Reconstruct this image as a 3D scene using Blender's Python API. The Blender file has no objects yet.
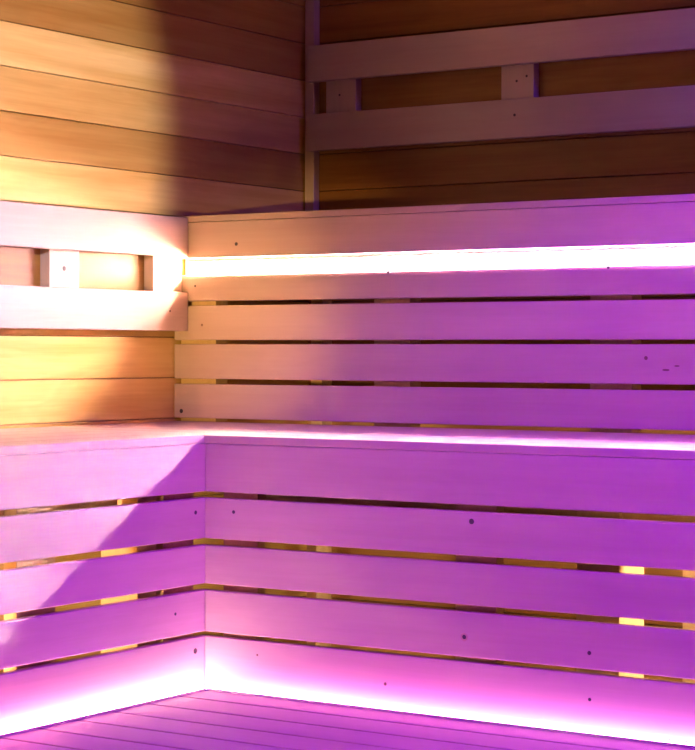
import bpy, bmesh, math, random
from mathutils import Vector, Matrix

sc = bpy.context.scene
COL = sc.collection
random.seed(4)

# ------------------------------------------------------------------ camera
CZ = 1.115                                   # eye height; the room corner is up ahead
F = Vector((-0.5505, 0.8348, 0.0)).normalized()
RT = Vector((0.8348, 0.5505, 0.0)).normalized()
UP = Vector((0, 0, 1))
cd = bpy.data.cameras.new('camera')
cam = bpy.data.objects.new('camera', cd)
COL.objects.link(cam)
cd.sensor_fit = 'VERTICAL'
cd.sensor_height = 36.0
cd.lens = 2008 / 750 * 36.0
cd.shift_y = -24.0 / 750
cd.clip_start = 0.02
ROLL = -0.0024
m = Matrix((RT, UP, -F)).transposed().to_4x4()
cam.matrix_world = Matrix.Translation((0, 0, CZ)) @ m @ Matrix.Rotation(-ROLL, 4, 'Z')
sc.camera = cam

# ------------------------------------------------------------------ world, lights, exposure
sc.view_settings.view_transform = 'Standard'
sc.view_settings.look = 'None'
sc.view_settings.gamma = 1.0
sc.view_settings.use_curve_mapping = False
sc.view_settings.exposure = 0.0
sc.cycles.sample_clamp_indirect = 0.0          # keep the bounce light of the bright strips

w = bpy.data.worlds.new('world')
w.use_nodes = True
sc.world = w
w.node_tree.nodes['Background'].inputs[0].default_value = (0.0, 0.0, 0.0, 1)

# colour of the light strips from the corner outwards: (position, linear colour)
STRIP_UP = [(-2.86, (500, 350, 200)), (-2.5, (380, 240, 215)), (-1.9, (470, 200, 380)), (-1.2, (520, 280, 440)), (-0.6, (1400, 1350, 1300))]  # last stop, out of view, boosted to throw more light on the side bench
STRIP_LOW = [(-2.37, (40, 14, 32)), (-1.9, (38, 9, 36)), (-1.3, (30, 9, 34))]
STRIP_SIDE = [(3.08, (56, 38, 40)), (2.5, (70, 18, 44))]
VIOLET = (96, 0.02, 350)
TOP_FILL = (0.4, 0.2, 0.02)
VIOLET_FILL = (1.2, 0.03, 12)
WARM = (800, 720, 880)
WARM_FILL = (310, 200, 60)
FILL_LONG = (46, 36, 24)
FILL_SIDE = (70, 54, 34)


# violet spotlight high under the ceiling, aimed down at the benches
YR_, XR_ = 3.104, -2.378


def lamp(kind, name, loc, rgb):
    ld = bpy.data.lights.new(name, kind)
    e = max(max(rgb), 1e-6)
    ld.energy, ld.color = e, [c / e for c in rgb]
    o = bpy.data.objects.new(name, ld)
    o.location = loc
    COL.objects.link(o)
    return o


vl = lamp('SPOT', 'violet_spotlight', (-0.7, 2.0, CZ + 1.15), VIOLET)
vl.data.spot_size, vl.data.spot_blend, vl.data.shadow_soft_size = math.radians(80), 0.43, 0.08
az, el = math.radians(65), math.radians(-56)
vl.rotation_euler = Vector((-math.cos(az) * math.cos(el), math.sin(az) * math.cos(el), math.sin(el))).to_track_quat('-Z', 'Z').to_euler()
# warm spotlight from the far corner of the ceiling, aimed at the side wall
ws = lamp('SPOT', 'warm_beam', (0.75, 1.0, CZ + 1.17), WARM)
ws.data.spot_size, ws.data.spot_blend, ws.data.shadow_soft_size = math.radians(21.5), 0.3, 0.03
ws.rotation_euler = (Vector((-2.913, 2.77, CZ + 0.55)) - ws.location).to_track_quat('-Z', 'Z').to_euler()
# added warm fill beam, out of view, aimed along the side bench at the slats
wl = lamp('SPOT', 'warm_beam', (-2.05, 0.7, CZ - 0.08), WARM_FILL)
wl.data.spot_size, wl.data.spot_blend, wl.data.shadow_soft_size = math.radians(13.5), 1.0, 0.03
wl.rotation_euler = (Vector((-2.76, 3.68, CZ + 0.08)) - wl.location).to_track_quat('-Z', 'Z').to_euler()
# added dim warm fill over the top bench, lifts the dark panelling
cl_ = lamp('AREA', 'warm_fill_light', (-2.2, 3.85, CZ + 1.2), TOP_FILL)
cl_.data.shape = 'DISK'; cl_.data.size = 0.2
# added violet fill, out of view, tints the right end of the wall rails
vt = lamp('AREA', 'violet_fill_light', (-1.2, 4.0, CZ + 1.05), VIOLET_FILL)
vt.data.shape = 'DISK'; vt.data.size = 0.2
# added warm lights inside the hollow benches, for glints in the slat gaps
lamp('POINT', 'bench_fill_light', (-0.9, YR_ + 0.12, CZ - 0.22), FILL_LONG).data.shadow_soft_size = 0.03
lamp('POINT', 'bench_fill_light', (XR_ - 0.12, 1.9, CZ - 0.22), FILL_SIDE).data.shadow_soft_size = 0.03


# ------------------------------------------------------------------ materials
def nt(name):
    mt = bpy.data.materials.new(name)
    mt.use_nodes = True
    n = mt.node_tree
    n.nodes.clear()
    out = n.nodes.new('ShaderNodeOutputMaterial')
    return mt, n, out


def wood(name, light, dark, axis, rough=0.45, tone_attr=False, figure=0.35, spec=0.35, vary=0.12):
    """straight grained wood; axis is the direction of the grain"""
    mt, n, out = nt(name)
    L = n.links.new
    b = n.nodes.new('ShaderNodeBsdfPrincipled')
    L(b.outputs[0], out.inputs[0])
    tc = n.nodes.new('ShaderNodeTexCoord')
    info = n.nodes.new('ShaderNodeObjectInfo')
    off = n.nodes.new('ShaderNodeVectorMath'); off.operation = 'SCALE'
    off.inputs[0].default_value = (7.3, 11.1, 5.7)
    L(info.outputs['Random'], off.inputs['Scale'])
    add = n.nodes.new('ShaderNodeVectorMath'); add.operation = 'ADD'
    L(tc.outputs['Object'], add.inputs[0]); L(off.outputs[0], add.inputs[1])
    src = add.outputs[0]
    if tone_attr:
        at = n.nodes.new('ShaderNodeAttribute'); at.attribute_name = 'tone'
        o2 = n.nodes.new('ShaderNodeVectorMath'); o2.operation = 'SCALE'
        o2.inputs[0].default_value = (37.0, 53.0, 0.0)
        L(at.outputs['Fac'], o2.inputs['Scale'])
        a2 = n.nodes.new('ShaderNodeVectorMath'); a2.operation = 'ADD'
        L(src, a2.inputs[0]); L(o2.outputs[0], a2.inputs[1])
        src = a2.outputs[0]

    def mapped(along, across):
        s = [across] * 3
        s['xyz'.index(axis)] = along
        mp = n.nodes.new('ShaderNodeMapping')
        mp.inputs['Scale'].default_value = s
        L(src, mp.inputs[0])
        return mp.outputs[0]
    # fine fibres
    n1 = n.nodes.new('ShaderNodeTexNoise'); n1.inputs['Scale'].default_value = 1.0
    n1.inputs['Detail'].default_value = 5; n1.inputs['Roughness'].default_value = 0.65
    L(mapped(4.0, 170.0), n1.inputs['Vector'])
    # cathedral figure
    n2 = n.nodes.new('ShaderNodeTexNoise'); n2.inputs['Scale'].default_value = 1.0
    n2.inputs['Detail'].default_value = 2; n2.inputs['Distortion'].default_value = 0.9
    L(mapped(2.2, 15.0), n2.inputs['Vector'])
    wv = n.nodes.new('ShaderNodeMath'); wv.operation = 'MULTIPLY'; wv.inputs[1].default_value = 34.0
    L(n2.outputs['Fac'], wv.inputs[0])
    sn = n.nodes.new('ShaderNodeMath'); sn.operation = 'SINE'
    L(wv.outputs[0], sn.inputs[0])
    # broad streaks
    n3 = n.nodes.new('ShaderNodeTexNoise'); n3.inputs['Scale'].default_value = 1.0
    n3.inputs['Detail'].default_value = 3
    L(mapped(1.6, 26.0), n3.inputs['Vector'])
    r3 = n.nodes.new('ShaderNodeMapRange')
    r3.inputs[1].default_value = 0.35; r3.inputs[2].default_value = 0.68
    L(n3.outputs['Fac'], r3.inputs[0])

    def mad(a, k, c):
        q = n.nodes.new('ShaderNodeMath'); q.operation = 'MULTIPLY_ADD'
        L(a, q.inputs[0]); q.inputs[1].default_value = k
        if isinstance(c, float):
            q.inputs[2].default_value = c
        else:
            L(c, q.inputs[2])
        return q.outputs[0]
    f = mad(n1.outputs['Fac'], 0.6, -0.12)
    f = mad(sn.outputs[0], 0.05, f)
    f = mad(r3.outputs[0], figure, f)
    cl = n.nodes.new('ShaderNodeClamp'); L(f, cl.inputs[0])
    mx = n.nodes.new('ShaderNodeMix'); mx.data_type = 'RGBA'
    mx.inputs[6].default_value = (*light, 1); mx.inputs[7].default_value = (*dark, 1)
    L(cl.outputs[0], mx.inputs[0])
    colour = mx.outputs[2]
    if tone_attr:
        # darker boards are also the redder, more saturated ones
        pw = n.nodes.new('ShaderNodeCombineXYZ')
        for i_, ex in enumerate((1.0, 1.35, 1.9)):
            q = n.nodes.new('ShaderNodeMath'); q.operation = 'POWER'
            L(at.outputs['Fac'], q.inputs[0]); q.inputs[1].default_value = ex
            L(q.outputs[0], pw.inputs[i_])
        g = n.nodes.new('ShaderNodeVectorMath'); g.operation = 'MULTIPLY'
        L(colour, g.inputs[0]); L(pw.outputs[0], g.inputs[1])
        colour = g.outputs[0]
    else:
        rg = n.nodes.new('ShaderNodeMapRange')
        rg.inputs[3].default_value = 1 - vary; rg.inputs[4].default_value = 1.0
        L(info.outputs['Random'], rg.inputs[0])
        g = n.nodes.new('ShaderNodeVectorMath'); g.operation = 'SCALE'
        L(colour, g.inputs[0]); L(rg.outputs[0], g.inputs['Scale'])
        colour = g.outputs[0]
    L(colour, b.inputs['Base Color'])
    b.inputs['Roughness'].default_value = rough
    b.inputs['Specular IOR Level'].default_value = spec
    bp = n.nodes.new('ShaderNodeBump'); bp.inputs['Strength'].default_value = 0.12
    bp.inputs['Distance'].default_value = 0.002
    L(n1.outputs['Fac'], bp.inputs['Height']); L(bp.outputs[0], b.inputs['Normal'])
    return mt


PALE_L, PALE_D = (0.56, 0.405, 0.345), (0.46, 0.315, 0.26)
pale = {a: wood('pale_aspen_' + a, PALE_L, PALE_D, a, 0.42) for a in 'xyz'}
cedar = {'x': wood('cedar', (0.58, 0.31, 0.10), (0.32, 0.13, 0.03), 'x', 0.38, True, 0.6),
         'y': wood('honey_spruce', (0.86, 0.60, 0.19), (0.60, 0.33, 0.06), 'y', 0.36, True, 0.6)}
frame_wood = wood('rough_pine', (0.70, 0.47, 0.24), (0.5, 0.29, 0.12), 'z', 0.6)
ceiling_wood = wood('ceiling_spruce', (0.20, 0.11, 0.05), (0.12, 0.06, 0.025), 'x', 0.5)


def plain(name, col, rough, metal=0.0):
    mt, n, out = nt(name)
    b = n.nodes.new('ShaderNodeBsdfPrincipled')
    n.links.new(b.outputs[0], out.inputs[0])
    no = n.nodes.new('ShaderNodeTexNoise'); no.inputs['Scale'].default_value = 60
    mr = n.nodes.new('ShaderNodeMapRange')
    mr.inputs[3].default_value = rough * 0.85; mr.inputs[4].default_value = min(1, rough * 1.15)
    n.links.new(no.outputs['Fac'], mr.inputs[0]); n.links.new(mr.outputs[0], b.inputs['Roughness'])
    b.inputs['Base Color'].default_value = (*col, 1)
    b.inputs['Metallic'].default_value = metal
    return mt


alu = plain('aluminium', (0.75, 0.75, 0.76), 0.4, 1.0)
screw_m = plain('dark_screw_steel', (0.06, 0.045, 0.05), 0.5, 0.4)
plug_m = plain('wood_plug', (0.45, 0.28, 0.2), 0.6)
knot_m = plain('dark_knot', (0.16, 0.08, 0.05), 0.6)
tile = plain('stone_floor', (0.12, 0.1, 0.085), 0.6)


def glow(name, stops, axis):
    """lit diffuser whose colour runs along the strip through the given stops"""
    mt, n, out = nt(name)
    e = n.nodes.new('ShaderNodeEmission')
    n.links.new(e.outputs[0], out.inputs[0])
    tc = n.nodes.new('ShaderNodeTexCoord')
    sp = n.nodes.new('ShaderNodeSeparateXYZ')
    n.links.new(tc.outputs['Object'], sp.inputs[0])
    prev = None
    for (p0, c0), (p1, c1) in zip(stops, stops[1:]):
        mr = n.nodes.new('ShaderNodeMapRange')
        mr.inputs[1].default_value = p0; mr.inputs[2].default_value = p1
        n.links.new(sp.outputs['XYZ'.index(axis)], mr.inputs[0])
        mx = n.nodes.new('ShaderNodeMix'); mx.data_type = 'RGBA'
        if prev is None:
            mx.inputs[6].default_value = (*c0, 1)
        else:
            n.links.new(prev, mx.inputs[6])
        mx.inputs[7].default_value = (*c1, 1)
        n.links.new(mr.outputs[0], mx.inputs[0])
        prev = mx.outputs[2]
    n.links.new(prev, e.inputs[0])
    e.inputs[1].default_value = 1.0
    return mt


# ------------------------------------------------------------------ helpers
def add_box(bm, x0, x1, y0, y1, z0, z1, bev=0.002):
    r = bmesh.ops.create_cube(bm, size=1.0)
    vs = r['verts']
    for v in vs:
        v.co = Vector(((x0 + x1) / 2 + v.co.x * (x1 - x0),
                       (y0 + y1) / 2 + v.co.y * (y1 - y0),
                       (z0 + z1) / 2 + v.co.z * (z1 - z0)))
    if bev:
        es = list({e for v in vs for e in v.link_edges})
        rb = bmesh.ops.bevel(bm, geom=es, offset=bev, segments=2, affect='EDGES', profile=0.5)
        return rb['faces']
    return []


def mesh_obj(name, bm, mat, parent=None):
    me = bpy.data.meshes.new(name)
    bmesh.ops.recalc_face_normals(bm, faces=bm.faces)
    bm.to_mesh(me); bm.free()
    me.materials.append(mat)
    o = bpy.data.objects.new(name, me)
    COL.objects.link(o)
    if parent:
        o.parent = parent
        o.matrix_parent_inverse = Matrix.Translation(-Vector(parent.location))
    return o


def board(name, mat, parent, x0, x1, y0, y1, z0, z1, bev=0.002):
    """one board; z values are heights above or below eye level"""
    bm = bmesh.new()
    add_box(bm, x0, x1, y0, y1, CZ + z0, CZ + z1, bev)
    return mesh_obj(name, bm, mat, parent)


def thing(name, label, cat, loc, group=None):
    o = bpy.data.objects.new(name, None)
    COL.objects.link(o)
    o.location = loc
    o.empty_display_size = 0.1
    o['label'] = label; o['category'] = cat
    if group:
        o['group'] = group
    return o


def structure(o):
    o['kind'] = 'structure'
    return o


def ray(px, py=None):
    u = (px - 347.5) / 2008
    return F + RT * u


def x_at(px, Y):
    d = ray(px); return d.x * Y / d.y


def y_at(px, X):
    d = ray(px); return d.y * X / d.x


def z_at(px, py, X=None, Y=None):
    d = ray(px)
    t = Y / d.y if Y is not None else X / d.x
    hz = 343.6 + 0.00243 * (px + 2700)
    return (hz - py) * t / 2008


def screw(parent, px, py, X=None, Y=None, r=0.0035, mat=None, name='screw', sx=1.0):
    """a countersunk screw head (or knot) seen at a point of a board facing +X or -Y"""
    z = z_at(px, py, X=X, Y=Y)
    bm = bmesh.new()
    N = 14
    prof = [(1.0, -0.0008), (1.0, 0.0004), (0.8, 0.0009), (0.3, 0.0009), (0.22, 0.0002), (0.0, 0.0002)]
    rings = []
    for rr, h in prof[:-1]:
        rings.append([bm.verts.new((math.cos(2 * math.pi * k / N) * rr * r * sx,
                                    math.sin(2 * math.pi * k / N) * rr * r, h)) for k in range(N)])
    cv = bm.verts.new((0, 0, prof[-1][1]))
    for a, b in zip(rings, rings[1:]):
        for k in range(N):
            bm.faces.new((a[k], a[(k + 1) % N], b[(k + 1) % N], b[k]))
    for k in range(N):
        bm.faces.new((rings[-1][k], rings[-1][(k + 1) % N], cv))
    bm.faces.new(list(reversed(rings[0])))
    if Y is not None:
        M = Matrix.Translation((x_at(px, Y), Y, CZ + z)) @ Matrix.Rotation(math.radians(90), 4, 'X')
    else:
        M = Matrix.Translation((X, y_at(px, X), CZ + z)) @ Matrix.Rotation(math.radians(90), 4, 'Z') @ Matrix.Rotation(math.radians(90), 4, 'X')
    bmesh.ops.transform(bm, matrix=M, verts=bm.verts)
    o = mesh_obj(name, bm, mat or screw_m)
    o.parent = parent                       # every board's own frame is the world frame
    return o


# ------------------------------------------------------------------ the room
XW, YW = -2.913, 4.234            # faces of the two panelled walls
XE, YE = 1.4, -0.6               # the walls behind the camera
YS = 3.680                        # front of the upper bench
YR = 3.104                        # front of the middle bench, long run
XR = -2.378                       # front of the middle bench, short run
XEND = 1.3                       # far ends of the long benches
YEND = 0.9                        # near end of the short run
DECK = -0.655                     # top of the foot platform, below eye level
FLOOR = -CZ


def plank_wall(name, axis, lo, hi, face, depth, mat, tones, pitch=0.094, z0=0.407):
    bm = bmesh.new()
    lay = bm.faces.layers.float.new('tone')
    k0 = math.floor((FLOOR - z0) / pitch)
    k = k0
    while True:
        a, b = z0 + k * pitch, z0 + (k + 1) * pitch
        if a > 1.25:
            break
        a2, b2 = max(a, FLOOR), min(b, 1.25)
        before = set(bm.faces)
        if b2 - a2 > 0.01:
            g = 0.0007
            if axis == 'y':
                add_box(bm, face - depth, face, lo, hi, CZ + a2 + g, CZ + b2 - g, 0.0022)
            else:
                add_box(bm, lo, hi, face, face + depth, CZ + a2 + g, CZ + b2 - g, 0.0022)
        t = tones.get(k, None)
        if t is None:
            t = random.uniform(0.55, 0.95)
        for f in bm.faces:
            if f not in before:
                f[lay] = t
        k += 1
    # backing behind the joints
    before = set(bm.faces)
    if axis == 'y':
        add_box(bm, face - depth - 0.04, face - depth + 0.004, lo, hi, CZ + FLOOR, CZ + 1.25, 0)
    else:
        add_box(bm, lo, hi, face + depth - 0.004, face + depth + 0.04, CZ + FLOOR, CZ + 1.25, 0)
    for f in bm.faces:
        if f not in before:
            f[lay] = 0.3
    return structure(mesh_obj(name, bm, mat))


plank_wall('wall_left', 'y', YE, YW + 0.015, XW, 0.015, cedar['y'],
           {5: 0.6, 4: 0.5, 3: 0.55, 2: 1.05, 1: 0.9, 0: 0.68, -1: 1.08, -2: 0.32, -3: 0.32, -4: 0.8, -5: 1.05, -6: 1.05})
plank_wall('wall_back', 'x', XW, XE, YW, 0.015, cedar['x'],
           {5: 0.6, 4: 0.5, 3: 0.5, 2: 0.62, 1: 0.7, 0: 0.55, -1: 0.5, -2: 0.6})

for nm, b in (('wall_right', (XE, XE + 0.06, YE, YW + 0.05, FLOOR, 1.25)),
              ('wall_front', (XW - 0.05, XE, YE - 0.06, YE, FLOOR, 1.25))):
    bm = bmesh.new(); add_box(bm, b[0], b[1], b[2], b[3], CZ + b[4], CZ + b[5], 0)
    structure(mesh_obj(nm, bm, ceiling_wood))
bm = bmesh.new(); add_box(bm, XW - 0.06, XE + 0.06, YE - 0.06, YW + 0.06, -0.08, 0.0, 0)
structure(mesh_obj('floor', bm, tile))
bm = bmesh.new(); add_box(bm, XW - 0.06, XE + 0.06, YE - 0.06, YW + 0.06, CZ + 1.25, CZ + 1.31, 0)
structure(mesh_obj('ceiling', bm, ceiling_wood))
# square corner bead where the two panelled walls meet
bm = bmesh.new(); add_box(bm, XW + 0.006, XW + 0.034, YW - 0.026, YW, CZ + 0.29, CZ + 1.25, 0.002)
structure(mesh_obj('trim_1', bm, pale['z']))

# ------------------------------------------------------------------ upper bench
SEAT = 0.3115
ub = thing('upper_bench', 'long top-tier slatted wooden bench above the middle bench, glowing light line across its front board',
           'bench', (-1.2, 3.95, 0.0))
XU0 = XW + 0.003
T = 0.021
# seat boards
yy = YS
widths = [0.096] * 5
for wd in widths:
    board('seat_board', pale['x'], ub, XU0, XEND, yy, yy + wd, SEAT - 0.0145, SEAT, 0.0015)
    yy += wd + 0.007
fasc = board('fascia', pale['x'], ub, XU0, XEND, YS, YS + T, 0.2135, SEAT - 0.0155, 0.0015)
# a slot under the fascia holds the light strip; a narrow board closes it below
RR = 0.014
prof = [(YS + 0.0015, 0.1142), (YS, 0.1157)]
prof += [(YS + RR - RR * math.cos(a), 0.1755 - RR + RR * math.sin(a)) for a in [math.pi / 2 * k / 8 for k in range(9)]]
prof += [(YS + 0.0398, 0.1755), (YS + 0.0398, 0.165), (YS + T, 0.163), (YS + T, 0.1142)]
bm = bmesh.new()
A = [bm.verts.new((XU0, y, CZ + z)) for y, z in prof]
B = [bm.verts.new((XEND, y, CZ + z)) for y, z in prof]
for k in range(len(prof)):
    bm.faces.new((A[k], A[(k + 1) % len(prof)], B[(k + 1) % len(prof)], B[k]))
bm.faces.new(A); bm.faces.new(list(reversed(B)))
low_b = mesh_obj('slot_board', bm, pale['x'], ub)
board('backing_board', pale['x'], ub, XU0, XEND, YS + 0.040, YS + 0.055, 0.165, SEAT - 0.0145, 0.001)
us = []
for a, b in ((0.0243, 0.1038), (-0.065, 0.015), (-0.1557, -0.077)):
    us.append(board('slat', pale['x'], ub, XU0, XEND, YS, YS + T, a, b, 0.0018))
for a, b in ((181, 216), (374, 410), (590, 632), (745, 785)):
    xa, xb = max(x_at(a, YS + T), XU0), x_at(b, YS + T)
    board('stud', frame_wood, ub, xa, xb, YS + T, YS + T + 0.045, -0.164, 0.163, 0.001)
for a, b in ((311, 322),):
    Yf = YW - 0.15
    xa, xb = x_at(a, Yf), x_at(b, Yf)
    board('stud', frame_wood, ub, xa, xb, Yf, Yf + 0.045, FLOOR, SEAT - 0.0145, 0.001)
for px, py, r in ((236, 244, .0042), (388, 272, .0035), (608, 267, .0035), (195, 286, .0025)):
    screw(fasc if py < 255 else low_b, px, py, Y=YS, r=r)
screw(us[0], 202, 325, Y=YS, r=.003, mat=knot_m, name='knot')
screw(us[2], 181.5, 411, Y=YS, r=.005)
screw(us[1], 646, 358, Y=YS, r=.004, mat=knot_m, name='knot')
screw(us[1], 666, 370, Y=YS, r=.002, mat=knot_m, name='knot', sx=4)
screw(us[1], 677, 366, Y=YS, r=.0015, mat=knot_m, name='knot', sx=4)

# ------------------------------------------------------------------ middle bench, two runs
MS = -0.164
LIP = 0.0155
rows = ((-0.2735, MS - LIP - 0.001), (-0.364, -0.2855), (-0.452, -0.3777), (-0.545, -0.465), (-0.6545, -0.554))
mb = thing('middle_bench', 'long slatted wooden bench running under the upper bench, its front boards facing the platform',
           'bench', (-1.2, 3.4, 0.0))
yy = YR
while yy < YS + 0.0:
    y1 = min(yy + 0.093, YS + 0.04)
    board('seat_board', pale['x'], mb, XU0, XEND, yy, y1, MS - LIP, MS, 0.0015)
    yy += 0.1
ms = []
for i, (a, b) in enumerate(rows):
    ms.append(board('fascia' if i == 0 else 'slat', pale['x'], mb, XR + 0.0005, XEND, YR + (0.0006 if i == 0 else 0), YR + T, a, b, 0.0018))
ST = MS - LIP
for a, b, dp in ((211, 258, .026), (456, 497, .028), (577, 620, .10), (775, 810, .028)):
    yf = YR + T + (0.02 if dp > .05 else 0.0)
    xa, xb = max(x_at(a, yf), XR + 0.03), x_at(b, yf)
    board('stud', frame_wood, mb, xa, xb, yf, yf + dp, FLOOR, ST, 0.001)
for a, b in ((307, 317), (683, 720)):
    yf = YR + 0.30
    board('stud', frame_wood, mb, x_at(a, yf), x_at(b, yf), yf, yf + 0.045, FLOOR, ST, 0.001)
board('batten', frame_wood, mb, XR + 0.1, XEND, YR + T + 0.03, YR + T + 0.052, -0.33, -0.262, 0.001)
for px, py, r, mt_, nm, i in ((234, 512, .0035, None, 'screw', 1), (472, 521.5, .005, None, 'screw', 1),
                              (465, 637, .0042, None, 'screw', 3), (590, 653, .0036, None, 'screw', 3),
                              (590.5, 699.5, .003, None, 'screw', 4), (386, 684, .003, knot_m, 'knot', 4),
                              (258, 655, .002, knot_m, 'knot', 4)):
    screw(ms[i], px, py, Y=YR, r=r, mat=mt_, name=nm)
screw(ms[3], 465, 637, Y=YR + 0.0004, r=.0075, mat=plug_m, name='plug')

sb = thing('side_bench', 'short slatted wooden bench along the warm-lit panelled wall, shadow slanting across its front',
           'bench', (-2.65, 2.0, 0.0))
xx = XR
while xx > XW + 0.03:
    x0 = max(xx - 0.093, XU0)
    board('seat_board', pale['y'], sb, x0, xx, YEND, YR - 0.0015, MS - LIP, MS, 0.0015)
    xx -= 0.1
ss = []
for i, (a, b) in enumerate(rows):
    ss.append(board('fascia' if i == 0 else 'slat', pale['y'], sb, XR - T, XR - (0.0006 if i == 0 else 0), YEND, YR + T, a, b, 0.0018))
for a, b, dp, back in ((164, 194, .03, 0.0), (138, 157, .09, 0.012), (17, 56, .03, 0.0), (-90, -60, .03, 0)):
    xf = XR - T - back
    ya, yb = y_at(a, xf), y_at(b, xf)
    board('stud', frame_wood, sb, xf - dp, xf, ya, yb, FLOOR, ST, 0.001)
board('batten', frame_wood, sb, XR - T - 0.052, XR - T - 0.031, YEND, YR - 0.2, -0.33, -0.262, 0.001)
for px, py, r, i in ((196, 512.5, .004, 1), (196, 651, .0055, 4), (176, 614, .003, 3)):
    screw(ss[i], px, py, X=XR, r=r)

# ------------------------------------------------------------------ foot platform
fp = thing('foot_platform', 'low platform of violet-lit wooden planks in front of the middle benches',
           'platform', (-1.0, 2.5, 0.0))
yy = YR - 0.004
for i in range(11):
    board('plank', pale['x'], fp, XR + 0.004, XEND, yy - 0.0925, yy, DECK - 0.024, DECK, 0.0025)
    yy -= 0.0985
yfront = yy + 0.0985 - 0.0925
for x in (-2.2, -1.3, -0.4, 0.45, 1.2):
    board('joist', frame_wood, fp, x, x + 0.045, yfront + 0.02, YR - 0.03, FLOOR, DECK - 0.024, 0.002)

# ------------------------------------------------------------------ backrests
XB = -2.868
lb = thing('backrest', 'pale two-rail backrest on the warm-lit wall over the short side bench', 'backrest', (XW, 2.3, CZ))
for a, b in ((0.2152, 0.3076), (0.045, 0.1345)):
    r_ = board('rail', pale['y'], lb, XB - 0.018, XB, YEND, YS - 0.0015, a, b, 0.0018)
    if a < 0.1:
        screw(r_, 170, 311, X=XB, r=.0025)
for i, (a, b) in enumerate(((49.3, 79), (153, 183.5), (-75, -45), (-210, -180))):
    xf = XB - 0.018
    q = board('spacer_block', pale['z'], lb, XW, xf, y_at(a, xf), min(y_at(b, xf), YS - 0.002), 0.1345 - 0.035, 0.2152 + 0.035, 0.001)
    if i == 0:
        screw(q, 64, 268.5, X=xf, r=.0055)
    if i == 1:
        screw(q, 166, 272, X=xf, r=.0035)
YB = YW - 0.045
rb = thing('backrest', 'dim two-rail backrest on the dark wall above the upper bench', 'backrest', (-1.2, YW, CZ + 0.3))
for a, b in ((0.6806, 0.772), (0.5058, 0.5985)):
    r_ = board('rail', pale['x'], rb, x_at(306, YB), XEND, YB, YB + 0.018, a, b, 0.0018)
    if a < 0.6:
        screw(r_, 514, 115, Y=YB, r=.0035)
for i, (a, b) in enumerate(((325.5, 355), (500.6, 533), (730, 765), (960, 1000))):
    yf = YB + 0.018
    q = board('spacer_block', pale['z'], rb, x_at(a, yf), x_at(b, yf), yf, YW, 0.5985 - 0.035, 0.6806 + 0.035, 0.001)
    if i == 1:
        screw(q, 516, 81, Y=yf, r=.003); screw(q, 526, 76, Y=yf, r=.003)
    if i == 0:
        screw(q, 339, 95, Y=yf, r=.003)


# ------------------------------------------------------------------ light strips
def strip(label, prof_channel, prof_light, place, lo, hi, mat, loc, group):
    """extruded profile; place(s, p, q) -> point, s along the strip"""
    root = thing('light_strip', label, 'light strip', loc, group)

    def extrude(name, prof, mat_, lo, hi):
        bm = bmesh.new()
        A = [bm.verts.new(place(lo, *p)) for p in prof]
        B = [bm.verts.new(place(hi, *p)) for p in prof]
        n_ = len(prof)
        for k in range(n_):
            bm.faces.new((A[k], A[(k + 1) % n_], B[(k + 1) % n_], B[k]))
        bm.faces.new(A); bm.faces.new(list(reversed(B)))
        return mesh_obj(name, bm, mat_, root)
    extrude('channel', prof_channel, alu, lo, hi)
    extrude('diffuser', prof_light, mat, lo + 0.001, hi - 0.001)


# slot in the front of the upper bench: flat profile on the backing board, the lit face looks out
zt, zb = 0.2065, 0.1945
pr_ch = [(0.0, zt), (0.006, zt), (0.006, zt - 0.0010), (0.0010, zt - 0.0010), (0.0010, zb), (0.0, zb)]
pr_li = [(0.0011, zt - 0.0011), (0.0058, zt - 0.0011), (0.0058, zb + 0.0005), (0.0040, zb), (0.0011, zb)]
strip('white-glowing light strip in the slot under the front board of the upper bench', pr_ch, pr_li,
      lambda s, p, q: Vector((s, YS + 0.0395 - p, CZ + q)), XW + 0.02, XEND - 0.01,
      glow('strip_glow_upper', STRIP_UP, 'X'), (-1.2, YS + 0.0395, CZ + 0.2), 'glowing light strips')
# foot of the two middle-bench fronts: corner profile, the lit face looks up
cr = 0.021
pc = [(0.0, 0.0), (cr, 0.0), (cr, 0.0045), (cr - 0.0012, 0.0045), (cr - 0.0012, 0.0012), (0.0012, 0.0012), (0.0012, 0.0045), (0.0, 0.0045)]
pl = [(0.0013, 0.0013), (cr - 0.0013, 0.0013), (cr - 0.0013, 0.0045), (0.0013, 0.0045)]
strip('white-violet light strip along the foot of the long middle bench front', pc, pl,
      lambda s, p, q: Vector((s, YR - 0.0002 - p, CZ + DECK + 0.0002 + q)), XR + 0.0005, XEND - 0.01,
      glow('strip_glow_foot', STRIP_LOW, 'X'), (-1.2, YR, CZ + DECK), 'glowing light strips')
strip('white-violet light strip along the foot of the short side bench front', pc, pl,
      lambda s, p, q: Vector((XR + 0.0002 + p, s, CZ + DECK + 0.0002 + q)), yfront + 0.02, YR - cr - 0.001,
      glow('strip_glow_side', STRIP_SIDE, 'Y'), (XR, 2.6, CZ + DECK), 'glowing light strips')
